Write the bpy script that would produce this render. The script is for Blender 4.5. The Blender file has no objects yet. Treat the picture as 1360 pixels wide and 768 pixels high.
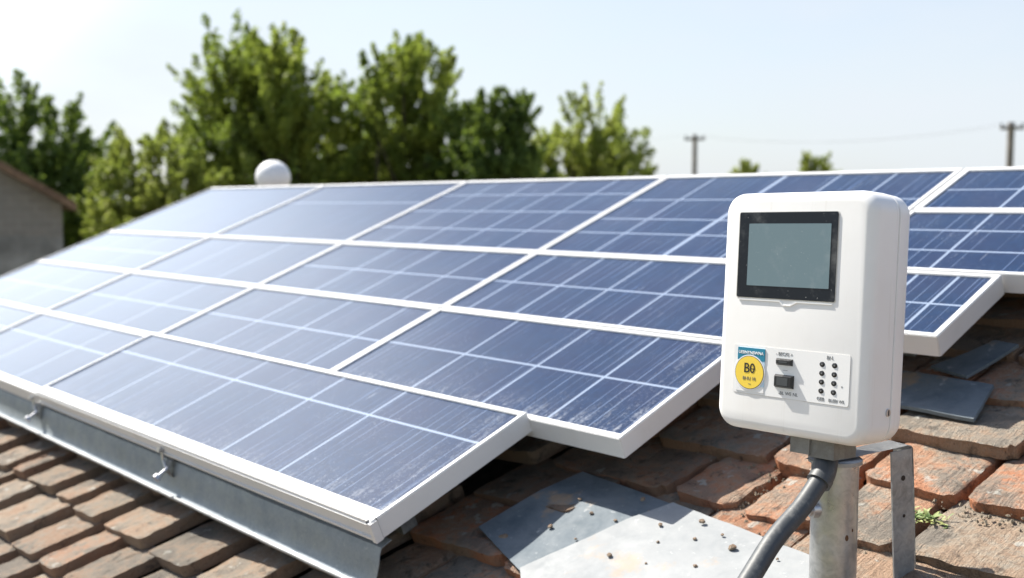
import bpy, bmesh, math, random
from math import radians as rad, sin, cos, pi, sqrt
from mathutils import Vector as Vec, Matrix, noise as mn
random.seed(7)
S = bpy.context.scene
COL = S.collection

# ------------------------------------------------------------ camera, world, sun, exposure
CAMZ = 5.0
camd = bpy.data.cameras.new('camera'); cam = bpy.data.objects.new('camera', camd); COL.objects.link(cam)
cam.location = (0, 0, CAMZ); cam.rotation_euler = (rad(90 - 4.5), 0, 0)
camd.sensor_width = 36; camd.lens = 36 * 1426.856 / 1360
camd.clip_start = .05; camd.clip_end = 3000
camd.dof.use_dof = True; camd.dof.focus_distance = 1.66; camd.dof.aperture_fstop = 3.7
S.camera = cam
SUN_AZ, SUN_EL = -50.0, 50.0          # azimuth from +Y, positive to +X
W = bpy.data.worlds.new('World'); S.world = W; W.use_nodes = True
wn, wl = W.node_tree.nodes, W.node_tree.links
bg = wn['Background']
sky = wn.new('ShaderNodeTexSky'); sky.sky_type = 'NISHITA'; sky.sun_disc = False
sky.sun_elevation = rad(SUN_EL); sky.sun_rotation = rad(SUN_AZ)
sky.altitude = 0; sky.air_density = 1.0; sky.dust_density = 1.6; sky.ozone_density = 1.2
# thin high veil of cloud over the blue: noise on the sky direction, thicker low down as seen through more air
tcw = wn.new('ShaderNodeTexCoord'); mpw = wn.new('ShaderNodeMapping'); mpw.inputs['Scale'].default_value = (1, 1, 3.2); wl.new(tcw.outputs['Generated'], mpw.inputs[0])
nzw = wn.new('ShaderNodeTexNoise'); nzw.inputs['Scale'].default_value = 2.1; nzw.inputs['Detail'].default_value = 6; nzw.inputs['Roughness'].default_value = .55; wl.new(mpw.outputs[0], nzw.inputs['Vector'])
mrw = wn.new('ShaderNodeMapRange'); wl.new(nzw.outputs['Fac'], mrw.inputs[0]); mrw.inputs[1].default_value = .35; mrw.inputs[2].default_value = .72; mrw.inputs[3].default_value = .36; mrw.inputs[4].default_value = .80
szw = wn.new('ShaderNodeSeparateXYZ'); wl.new(tcw.outputs['Generated'], szw.inputs[0])
elw = wn.new('ShaderNodeMapRange'); wl.new(szw.outputs[2], elw.inputs[0]); elw.inputs[1].default_value = 0; elw.inputs[2].default_value = .60; elw.inputs[3].default_value = .34; elw.inputs[4].default_value = -.50
adw = wn.new('ShaderNodeMath'); adw.operation = 'ADD'; adw.use_clamp = True; wl.new(mrw.outputs[0], adw.inputs[0]); wl.new(elw.outputs[0], adw.inputs[1])
mxw = wn.new('ShaderNodeMix'); mxw.data_type = 'RGBA'; wl.new(adw.outputs[0], mxw.inputs[0]); wl.new(sky.outputs[0], mxw.inputs[6]); mxw.inputs[7].default_value = (4.45, 4.75, 5.1, 1)
# added sky glow, offset from the sun, so the left panels reflect pale
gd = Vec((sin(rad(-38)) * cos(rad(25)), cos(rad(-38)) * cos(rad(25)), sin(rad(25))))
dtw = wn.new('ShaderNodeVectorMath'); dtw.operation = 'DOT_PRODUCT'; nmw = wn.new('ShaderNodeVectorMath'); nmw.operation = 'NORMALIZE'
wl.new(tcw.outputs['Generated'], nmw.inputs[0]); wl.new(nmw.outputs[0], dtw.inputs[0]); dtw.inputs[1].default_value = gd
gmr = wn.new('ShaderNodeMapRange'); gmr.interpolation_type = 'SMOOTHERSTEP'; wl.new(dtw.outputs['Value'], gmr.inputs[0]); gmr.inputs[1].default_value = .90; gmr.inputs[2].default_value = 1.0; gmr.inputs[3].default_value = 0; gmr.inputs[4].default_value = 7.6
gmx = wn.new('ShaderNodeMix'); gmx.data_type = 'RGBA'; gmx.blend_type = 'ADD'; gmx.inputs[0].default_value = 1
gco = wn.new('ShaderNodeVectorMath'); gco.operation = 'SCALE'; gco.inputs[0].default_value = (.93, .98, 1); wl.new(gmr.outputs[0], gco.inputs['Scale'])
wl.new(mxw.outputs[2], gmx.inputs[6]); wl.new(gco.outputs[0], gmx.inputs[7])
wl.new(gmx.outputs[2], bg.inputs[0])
bg.inputs[1].default_value = 0.095
sd = bpy.data.lights.new('sun', 'SUN'); so = bpy.data.objects.new('sun', sd); COL.objects.link(so)
sd.energy = 5.0; sd.angle = rad(.55); sd.color = (1, .95, .86)
sv = Vec((sin(rad(SUN_AZ)) * cos(rad(SUN_EL)), cos(rad(SUN_AZ)) * cos(rad(SUN_EL)), sin(rad(SUN_EL))))
so.rotation_euler = sv.to_track_quat('Z', 'Y').to_euler(); so.location = (-5, 5, 12)
S.view_settings.view_transform = 'Standard'; S.view_settings.look = 'None'
S.view_settings.gamma = 1; S.view_settings.use_curve_mapping = False
S.view_settings.exposure = 1.0
S.render.engine = 'CYCLES'

# ------------------------------------------------------------ roof frame: a = along the eave to the right, v = up the slope, n = off the slope
AZ, EL = rad(-41.529), rad(21.623)
Ud = Vec((sin(AZ), cos(AZ), 0)); Vh = Vec((cos(AZ), -sin(AZ), 0))
Vd = Vh * cos(EL) + Vec((0, 0, sin(EL))); Ad = -Ud
Nd = Ad.cross(Vd)
O0 = Vec((0.86315914, 0.7644379, CAMZ - .6))
ROOF = Matrix((( Ad.x, Vd.x, Nd.x, O0.x), (Ad.y, Vd.y, Nd.y, O0.y), (Ad.z, Vd.z, Nd.z, O0.z), (0, 0, 0, 1)))
RROT = ROOF.to_3x3().to_4x4()
def rw(a, v, n=0): return ROOF @ Vec((a, v, n))
TN = -.16     # tile surface height below the panel plane

# ------------------------------------------------------------ helpers
def tag(o, label=None, cat=None, group=None, kind=None):
    if label: o['label'] = label
    if cat: o['category'] = cat
    if group: o['group'] = group
    if kind: o['kind'] = kind
    return o
def empty(name, mat, label, cat, group=None):
    o = bpy.data.objects.new(name, None); COL.objects.link(o); o.empty_display_size = .1
    o.matrix_world = mat; WM[o.name] = mat.copy()
    return tag(o, label, cat, group)
WM = {}
def link(name, me, mats, parent=None, mat=None, smooth=False):
    """mesh in the coordinates of frame `mat` (world matrix); parented keeps that place"""
    o = bpy.data.objects.new(name, me); COL.objects.link(o)
    for m in (mats if isinstance(mats, (list, tuple)) else [mats]): me.materials.append(m)
    mat = mat or Matrix.Identity(4)
    WM[o.name] = mat.copy()
    if parent:
        o.parent = parent; o.matrix_parent_inverse = Matrix.Identity(4)
        o.matrix_basis = WM[parent.name].inverted() @ mat
    else: o.matrix_world = mat
    if smooth: me.polygons.foreach_set('use_smooth', [True] * len(me.polygons))
    me.update()
    return o
def bmo(name, bm, mats, parent=None, mat=None, smooth=False, bevel=0, seg=2, angle=35):
    if bevel:
        es = [e for e in bm.edges if len(e.link_faces) == 2 and e.calc_face_angle(0) > rad(angle)]
        bmesh.ops.bevel(bm, geom=es, offset=bevel, segments=seg, affect='EDGES', profile=.5)
    bmesh.ops.recalc_face_normals(bm, faces=bm.faces)
    me = bpy.data.meshes.new(name); bm.to_mesh(me); bm.free()
    o = link(name, me, mats, parent, mat, smooth)
    if smooth:
        me.set_sharp_from_angle(angle=rad(40))
    return o
def box(bm, x0, x1, y0, y1, z0, z1, mi=0, M=None):
    vs = [bm.verts.new((x, y, z)) for z in (z0, z1) for y in (y0, y1) for x in (x0, x1)]
    if M:
        for v in vs: v.co = M @ v.co
    fs = [bm.faces.new([vs[i] for i in f]) for f in ((0,2,3,1),(4,5,7,6),(0,1,5,4),(2,6,7,3),(0,4,6,2),(1,3,7,5))]
    for f in fs: f.material_index = mi
    return fs
def tube(bm, pts, radii, n=16, cap=True, mi=0):
    if not isinstance(radii, (list, tuple)): radii = [radii] * len(pts)
    pts = [Vec(p) for p in pts]; rings = []
    t0 = (pts[1] - pts[0]).normalized()
    ref = Vec((0, 0, 1)) if abs(t0.z) < .9 else Vec((1, 0, 0))
    x = t0.cross(ref).normalized()
    for i, p in enumerate(pts):
        t = (pts[min(i + 1, len(pts) - 1)] - pts[max(i - 1, 0)]).normalized()
        x = (x - t * x.dot(t)).normalized(); y = t.cross(x)
        rings.append([bm.verts.new(p + (x * cos(2 * pi * k / n) + y * sin(2 * pi * k / n)) * radii[i]) for k in range(n)])
    for A, B in zip(rings, rings[1:]):
        for k in range(n):
            f = bm.faces.new((A[k], A[(k + 1) % n], B[(k + 1) % n], B[k])); f.material_index = mi
    if cap:
        for q in (rings[0], rings[-1]): f = bm.faces.new(q); f.material_index = mi
def prism(bm, poly, y0, y1, mi=0, M=None):
    """poly: list of (x,z); extruded along y"""
    A = [bm.verts.new((p[0], y0, p[1])) for p in poly]; B = [bm.verts.new((p[0], y1, p[1])) for p in poly]
    if M:
        for v in A + B: v.co = M @ v.co
    n = len(poly); fs = [bm.faces.new(A), bm.faces.new(B[::-1])]
    for i in range(n): fs.append(bm.faces.new((A[i], B[i], B[(i + 1) % n], A[(i + 1) % n])))
    for f in fs: f.material_index = mi
def rrect(x0, x1, z0, z1, rr, seg=8):
    out = []
    for cx, cz, a0 in ((x1 - rr, z1 - rr, 0), (x0 + rr, z1 - rr, 90), (x0 + rr, z0 + rr, 180), (x1 - rr, z0 + rr, 270)):
        for k in range(seg + 1):
            a = rad(a0 + 90 * k / seg); out.append((cx + rr * cos(a), cz + rr * sin(a)))
    return out

# ------------------------------------------------------------ materials
def mat(name, col=(.5, .5, .5), rough=.5, metal=0, **kw):
    m = bpy.data.materials.new(name); m.use_nodes = True
    b = m.node_tree.nodes['Principled BSDF']
    b.inputs['Base Color'].default_value = (*col, 1); b.inputs['Roughness'].default_value = rough
    b.inputs['Metallic'].default_value = metal
    for k, v in kw.items(): b.inputs[k.replace('_', ' ')].default_value = v
    return m
class NT:
    def __init__(s, m): s.t = m.node_tree; s.n = s.t.nodes; s.b = s.n['Principled BSDF']
    def new(s, typ, **kw):
        x = s.n.new(typ)
        for k, v in kw.items(): setattr(x, k, v)
        return x
    def put(s, sock, v):
        if hasattr(v, 'links'): s.t.links.new(v, sock)
        elif isinstance(v, (tuple, list)) and len(v) == 3 and sock.type == 'RGBA': sock.default_value = (*v, 1)
        else: sock.default_value = v
    def coord(s, kind='Object', scale=(1, 1, 1), rnd=False, rot=(0, 0, 0)):
        c = s.new('ShaderNodeTexCoord').outputs[kind]
        mp = s.new('ShaderNodeMapping'); s.put(mp.inputs[0], c); mp.inputs['Scale'].default_value = scale; mp.inputs['Rotation'].default_value = rot
        if rnd:
            oi = s.new('ShaderNodeObjectInfo'); mu = s.new('ShaderNodeVectorMath', operation='MULTIPLY')
            s.put(mu.inputs[0], oi.outputs['Random']); mu.inputs[1].default_value = (37, 53, 71); s.put(mp.inputs['Location'], mu.outputs[0])
        return mp.outputs[0]
    def noise(s, vec, scale, detail=4, rough=.55, dist=0):
        x = s.new('ShaderNodeTexNoise'); s.put(x.inputs['Vector'], vec); x.inputs['Scale'].default_value = scale
        x.inputs['Detail'].default_value = detail; x.inputs['Roughness'].default_value = rough; x.inputs['Distortion'].default_value = dist
        return x.outputs['Fac']
    def ramp(s, fac, lo, hi, a=0., b=1.):
        x = s.new('ShaderNodeMapRange'); x.interpolation_type = 'SMOOTHSTEP'; s.put(x.inputs[0], fac)
        x.inputs[1].default_value = lo; x.inputs[2].default_value = hi; x.inputs[3].default_value = a; x.inputs[4].default_value = b
        return x.outputs[0]
    def mix(s, fac, a, b, mode='MIX'):
        x = s.new('ShaderNodeMix', data_type='RGBA', blend_type=mode)
        s.put(x.inputs[0], fac); s.put(x.inputs[6], a); s.put(x.inputs[7], b); return x.outputs[2]
    def math(s, op, a, b=None, clamp=False):
        x = s.new('ShaderNodeMath', operation=op, use_clamp=clamp); s.put(x.inputs[0], a)
        if b is not None: s.put(x.inputs[1], b)
        return x.outputs[0]
    def bump(s, h, strength=.3, dist=.01, prev=None):
        x = s.new('ShaderNodeBump'); s.put(x.inputs['Height'], h); x.inputs['Strength'].default_value = strength; x.inputs['Distance'].default_value = dist
        if prev is not None: s.put(x.inputs['Normal'], prev)
        return x.outputs[0]

def make_tile_mat():
    m = mat('weathered_clay', rough=.9); t = NT(m); P = t.coord('Object')
    at = t.new('ShaderNodeAttribute', attribute_name='tint'); at.attribute_type = 'GEOMETRY'
    sep = t.new('ShaderNodeSeparateColor'); t.put(sep.inputs[0], at.outputs['Color'])
    redness, dark, moss = sep.outputs[0], sep.outputs[1], sep.outputs[2]
    clay = t.mix(redness, (.32, .25, .185), (.52, .205, .10))
    clay = t.mix(t.ramp(t.noise(P, 9, 5, .6), .35, .7), clay, (.38, .25, .17))
    # grey-brown crust on weathered top faces, patchy
    big = t.noise(P, 7.5, 5, .62); fine = t.noise(P, 60, 6, .7)
    geo = t.new('ShaderNodeNewGeometry'); tc = t.new('ShaderNodeTexCoord')
    sn = t.new('ShaderNodeSeparateXYZ'); t.put(sn.inputs[0], tc.outputs['Normal'])
    top = t.ramp(sn.outputs[2], .55, .92)
    crust = t.mix(t.ramp(big, .35, .65), (.45, .39, .31), (.21, .185, .155))
    f = t.math('MULTIPLY', top, t.ramp(t.math('ADD', t.math('MULTIPLY', fine, .35), t.math('MULTIPLY', big, .75)), .45, .62))
    f = t.math('MULTIPLY', f, t.ramp(moss, 0, 1, .45, 1))
    c = t.mix(f, clay, crust)
    # bleached gritty specks
    c = t.mix(t.math('MULTIPLY', t.ramp(t.noise(P, 150, 4, .8), .56, .72), .6), c, (.42, .37, .30))
    # dark grime
    g = t.ramp(t.noise(P, 22, 6, .72, .6), .53, .68)
    c = t.mix(t.math('MULTIPLY', g, .68), c, (.06, .05, .042))
    pits = t.ramp(t.noise(P, 260, 3, .6), .63, .72)
    c = t.mix(t.math('MULTIPLY', pits, .7), c, (.05, .04, .03))
    # lichen
    vo = t.new('ShaderNodeTexVoronoi'); vo.inputs['Scale'].default_value = 17; vo.inputs['Randomness'].default_value = 1
    wv = t.new('ShaderNodeVectorMath', operation='ADD'); t.put(wv.inputs[0], P)
    nn = t.new('ShaderNodeTexNoise'); nn.inputs['Scale'].default_value = 55; nn.inputs['Detail'].default_value = 4; t.put(nn.inputs['Vector'], P)
    sc = t.new('ShaderNodeVectorMath', operation='SCALE'); t.put(sc.inputs[0], nn.outputs['Color']); sc.inputs['Scale'].default_value = .05; t.put(wv.inputs[1], sc.outputs[0]); t.put(vo.inputs['Vector'], wv.outputs[0])
    li = t.math('MULTIPLY', t.ramp(vo.outputs['Distance'], .24, .13), t.ramp(t.noise(P, 6, 2), .46, .53))
    li = t.math('MULTIPLY', li, t.ramp(sn.outputs[2], .4, .8))
    c = t.mix(t.math('MULTIPLY', li, .75), c, (.50, .49, .44))
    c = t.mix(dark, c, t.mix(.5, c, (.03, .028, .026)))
    t.put(t.b.inputs['Base Color'], c)
    h = t.math('ADD', t.math('MULTIPLY', t.noise(P, 35, 8, .75), 1.0), t.math('MULTIPLY', t.noise(P, 190, 5, .7), .45))
    h = t.math('SUBTRACT', h, t.math('MULTIPLY', pits, .25))
    h = t.math('ADD', h, t.math('MULTIPLY', li, .12))
    # wire-cut grooves running up the slope
    st = t.coord('Object', (150, 9, 30)); h = t.math('ADD', h, t.math('MULTIPLY', t.noise(st, 1, 4, .7), .65))
    t.put(t.b.inputs['Normal'], t.bump(h, 1.0, .012))
    t.put(t.b.inputs['Specular IOR Level'], .25)
    return m
M_tile = make_tile_mat()

def make_dirt(name, c1, c2, sc=30):
    m = mat(name, rough=.95); t = NT(m); P = t.coord('Object')
    c = t.mix(t.ramp(t.noise(P, sc, 6, .7), .35, .65), c1, c2); t.put(t.b.inputs['Base Color'], c)
    t.put(t.b.inputs['Normal'], t.bump(t.noise(P, sc * 3, 8, .8), 1, .012)); return m
M_mortar = make_dirt('crumbled_mortar', (.28, .23, .17), (.44, .37, .27), 40)
M_deck = make_dirt('roof_underlay', (.045, .038, .032), (.09, .075, .06), 25)

def make_metal(name, c1, c2, rough=.42, metal=.75, spangle=30, streak=True, rust=0.):
    m = mat(name, rough=rough, metal=metal); t = NT(m); P = t.coord('Object')
    sp_ = t.noise(P, spangle, 3, .6, 1.5)
    c = t.mix(t.ramp(t.math('ADD', t.math('MULTIPLY', sp_, .45), t.math('MULTIPLY', t.noise(P, 12, 6, .65), .7)), .3, .75), c1, c2)
    n2 = t.noise(P, 45, 6, .75)
    c = t.mix(t.ramp(n2, .60, .72, 0, .45), c, (.55, .56, .55))
    if rust: 
        c = t.mix(t.ramp(t.noise(P, 5.5, 5, .7), .60, .72, 0, rust), c, (.42, .26, .12))
    t.put(t.b.inputs['Base Color'], c)
    t.put(t.b.inputs['Roughness'], t.ramp(t.noise(P, 25, 5, .6), .3, .7, rough - .1, rough + .15))
    t.put(t.b.inputs['Normal'], t.bump(t.noise(P, 60, 5, .6), .12, .004))
    return m
M_galv = make_metal('galvanised_steel', (.17, .175, .18), (.36, .365, .365), .5, .45, 60)
M_gutter = make_metal('dull_sheet_metal', (.175, .205, .23), (.265, .295, .315), .5, .3, 90)
M_flash = make_metal('flat_grey_sheet', (.215, .23, .24), (.275, .285, .29), .75, .0, 14, rust=.35)
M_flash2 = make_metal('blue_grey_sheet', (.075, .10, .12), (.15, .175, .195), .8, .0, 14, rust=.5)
M_pole = make_metal('galvanised_pole', (.30, .31, .315), (.50, .505, .505), .36, .8, 60)
M_bolt = mat('zinc_bolt', (.55, .55, .56), .35, .85)

def make_frame():
    m = mat('white_frame_coating', (.78, .775, .76), .38); t = NT(m); P = t.coord('Object', rnd=True)
    c = t.mix(t.ramp(t.noise(P, 4, 6, .7), .45, .75, 0, .5), (.62, .62, .62), (.52, .51, .48))
    c = t.mix(t.ramp(t.noise(P, 55, 5, .8), .66, .74, 0, .5), c, (.33, .28, .22)); t.put(t.b.inputs['Base Color'], c)
    t.put(t.b.inputs['Normal'], t.bump(t.noise(t.coord('Object', (1, 1, 60)), 8, 4, .6), .08, .004)); return m
M_frame = make_frame()

def make_cells(name, ribbon=False):
    m = mat(name, rough=.3); t = NT(m); P = t.coord('Object', rnd=True); Q = t.coord('Object')
    sp = t.new('ShaderNodeSeparateXYZ'); t.put(sp.inputs[0], Q)
    if ribbon: base = (.23, .28, .37)
    else:
        vo = t.new('ShaderNodeTexVoronoi'); vo.inputs['Scale'].default_value = 95; t.put(vo.inputs['Vector'], P)
        bw = t.new('ShaderNodeRGBToBW'); t.put(bw.inputs[0], vo.outputs['Color'])
        base = t.mix(bw.outputs[0], (.003, .013, .043), (.006, .024, .070))
        base = t.mix(t.ramp(t.noise(P, 5, 3), .35, .7, 0, .6), base, (.008, .014, .050))
        # printed silver fingers: narrow lines running up the slope
        fr = t.math('PINGPONG', sp.outputs[0], .0145)
        ln = t.ramp(fr, .0013, .0005)
        wob = t.ramp(t.noise(t.coord('Object', (45, 1.2, 1), rnd=True), 1, 3, .6), .42, .66)
        base = t.mix(t.math('MULTIPLY', ln, t.math('MULTIPLY', wob, .6)), base, (.27, .35, .50))
        # irregular pale streaks left by rain running down the slope
        stn = t.noise(t.coord('Object', (38, .9, 1), rnd=True), 2.2, 5, .7)
        base = t.mix(t.ramp(stn, .58, .74, 0, .36), base, (.13, .20, .36))
    # dust film, denser in drifts, crusty along the lower edge
    d1 = t.ramp(t.noise(P, 3.0, 6, .65), .3, .8, .0, .03)
    spk = t.ramp(t.noise(P, 260, 3, .75), .60, .70)
    cl = t.ramp(t.noise(P, 7, 4, .7), .42, .68)
    d2 = t.math('MULTIPLY', t.math('MULTIPLY', spk, cl), .60)
    dust = t.math('ADD', d1, d2, True)
    # fine scratches
    sc1 = t.noise(t.coord('Object', (260, 7, 1), rnd=True, rot=(0, 0, .05)), 1, 2, .5)
    scr = t.math('MULTIPLY', t.ramp(sc1, .71, .76), .5)
    dust = t.math('ADD', dust, t.math('MULTIPLY', scr, t.ramp(t.noise(P, 9, 2), .45, .6)), True)
    at = t.new('ShaderNodeAttribute', attribute_name='crust')
    cr = t.math('MULTIPLY', t.math('MULTIPLY', at.outputs['Fac'], 1.5, True), t.ramp(t.math('ADD', t.math('MULTIPLY', t.noise(P, 120, 6, .85), .55), t.math('MULTIPLY', t.noise(t.coord('Object', (34, 5, 1), rnd=True), 1.5, 4, .7), .5)), .52, .66))
    dust = t.math('ADD', dust, cr, True)
    t.put(t.b.inputs['Base Color'], t.mix(dust, base, (.42, .44, .47)))
    t.put(t.b.inputs['Roughness'], t.ramp(t.noise(P, 6, 4), .3, .7, .24, .36))
    t.b.inputs['Specular IOR Level'].default_value = .0
    t.b.inputs['Coat Weight'].default_value = 1; t.b.inputs['Coat IOR'].default_value = 1.52
    t.put(t.b.inputs['Coat Roughness'], t.ramp(t.noise(P, 3, 5, .6), .3, .7, .04, .085))
    t.b.inputs['Sheen Weight'].default_value = .0; t.b.inputs['Sheen Roughness'].default_value = .35
    t.b.inputs['Sheen Tint'].default_value = (.95, .97, 1, 1)
    t.put(t.b.inputs['Normal'], t.bump(t.noise(P, 2.2, 2), .05, .02))
    return m
M_cell = make_cells('solar_cells'); M_ribbon = make_cells('cell_ribbon', True)
M_back = mat('panel_backsheet', (.35, .35, .35), .7)

def make_plastic():
    m = mat('white_plastic', (.78, .775, .765), .38); t = NT(m); P = t.coord('Object')
    c = t.mix(t.ramp(t.noise(P, 6, 5, .6), .4, .75, 0, .5), (.80, .795, .785), (.71, .695, .665)); c = t.mix(t.ramp(t.noise(t.coord('Object', (60, 60, 3)), 1, 4, .7), .60, .75, 0, .35), c, (.60, .57, .52))
    c = t.mix(t.ramp(t.noise(P, 95, 4, .7), .735, .77, 0, .6), c, (.35, .29, .22)); t.put(t.b.inputs['Base Color'], c)
    return m
M_plastic = make_plastic()
M_greyplastic = make_dirt('grey_plastic', (.40, .39, .36), (.30, .29, .26), 30)
def make_dark(name, c, rough, spk=.5):
    m = mat(name, c, rough); t = NT(m); P = t.coord('Object')
    s1 = t.ramp(t.noise(P, 210, 2, .8), .71, .76, 0, spk); s2 = t.ramp(t.noise(t.coord('Object', (1, 1, 1), rot=(0, .7, 0)), 14, 5, .7), .5, .8, 0, .16)
    t.put(t.b.inputs['Base Color'], t.mix(t.math('ADD', s1, s2, True), c, (.62, .62, .60))); return m
M_bezel = make_dark('black_bezel', (.008, .011, .016), .12, .5); M_bezel.node_tree.nodes['Principled BSDF'].inputs['Specular IOR Level'].default_value = .3
M_lcd = make_dark('lcd_glass', (.14, .205, .23), .14, .45)
M_btn = mat('black_rubber', (.016, .016, .018), .35)
M_btnface = mat('grey_button_face', (.06, .065, .07), .3)
M_label = mat('white_label', (.80, .80, .795), .45)
M_rim = mat('label_rim', (.62, .605, .57), .6)
M_teal = mat('teal_print', (.012, .20, .31), .5)
M_paleblue = mat('pale_blue_print', (.50, .66, .78), .5)
M_yellow = mat('yellow_print', (.86, .62, .07), .5)
M_ink = mat('black_ink', (.015, .015, .015), .5)
M_greyink = mat('grey_ink', (.16, .16, .16), .6)
M_whiteink = mat('white_ink', (.8, .8, .8), .5)
M_seam = mat('seam_shadow_gap', (.10, .10, .10), .8)
def make_cable():
    m = mat('grey_conduit', (.10, .11, .12), .5); t = NT(m); P = t.coord('Object')
    t.put(t.b.inputs['Base Color'], t.mix(t.ramp(t.noise(P, 30, 6, .7), .5, .75, 0, .6), (.05, .056, .062), (.20, .20, .19)))
    t.put(t.b.inputs['Normal'], t.bump(t.noise(P, 80, 4), .1, .003)); return m
M_cable = make_cable()

# ------------------------------------------------------------ ground
def build_ground():
    m = mat('dry_grass_ground', rough=1); t = NT(m); P = t.coord('Object')
    t.put(t.b.inputs['Base Color'], t.mix(t.ramp(t.noise(P, .25, 6, .65), .35, .65), (.06, .085, .03), (.17, .15, .08)))
    bm = bmesh.new(); R = 1500; vs = [bm.verts.new((x, y, 0)) for x, y in ((-R, -R), (R, -R), (R, R), (-R, R))]; bm.faces.new(vs)
    tag(bmo('ground', bm, m), kind='structure')
build_ground()

# ------------------------------------------------------------ house with tiled roof
A_L, A_R, V_B, V_T = -6.08, 2.6, -2.2, 2.12
house = empty('house', Matrix.Translation((0, 3, 0)), 'house under the weathered clay tile roof that carries the solar array', 'house')
def build_house():
    bm = bmesh.new()
    box(bm, A_L, A_R, V_B, V_T, TN - .16, TN - .085)
    bmo('roof_deck', bm, M_deck, house, ROOF)
    # far slope
    ridge = rw(0, V_T, TN - .06); far = Matrix.Translation(ridge) @ Matrix(((Ad.x, Vh.x, 0, 0), (Ad.y, Vh.y, 0, 0), (0, 0, 1, 0), (0, 0, 0, 1)))
    bm = bmesh.new(); Lr = 4.2; sl = math.tan(EL)
    prism(bm, [(0, -.012), (Lr, -.012 - Lr * sl), (Lr, -.10 - Lr * sl), (0, -.10)], A_L, A_R, M=Matrix(((0, 1, 0, 0), (1, 0, 0, 0), (0, 0, 1, 0), (0, 0, 0, 1))))
    bmo('far_roof_slope', bm, M_tile, house, far)
    bm = bmesh.new(); tube(bm, [(A_L, 0, -.03), (A_R, 0, -.03)], .055, 12); bmo('ridge', bm, M_tile, house, far, True)
    # walls
    m = mat('render_wall', rough=.95); t = NT(m); P = t.coord('Object')
    t.put(t.b.inputs['Base Color'], t.mix(t.noise(P, 3, 6, .7), (.42, .38, .32), (.30, .27, .23)))
    e1 = rw(0, V_B + .35, TN - .17); o = Vec((0, 0, 0))
    vB = (V_B + .35) * cos(EL) ; vT = V_T * cos(EL); vE = vT + Lr * .93
    Fm = Matrix(((Ad.x, Vh.x, 0, O0.x), (Ad.y, Vh.y, 0, O0.y), (0, 0, 1, 0), (0, 0, 0, 1)))
    zb = e1.z; zt = rw(0, V_T, TN - .2).z; ze = zt - (vE - vT) * sl
    bm = bmesh.new(); prof = [(vB, 0), (vE, 0), (vE, ze - .04), (vT, zt - .04), (vB, zb - .04)]
    SW = Matrix(((0, 1, 0, 0), (1, 0, 0, 0), (0, 0, 1, 0), (0, 0, 0, 1)))
    prism(bm, prof, A_L + .12, A_R - .12, M=SW)
    bmo('wall', bm, m, house, Fm)
build_house()

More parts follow.
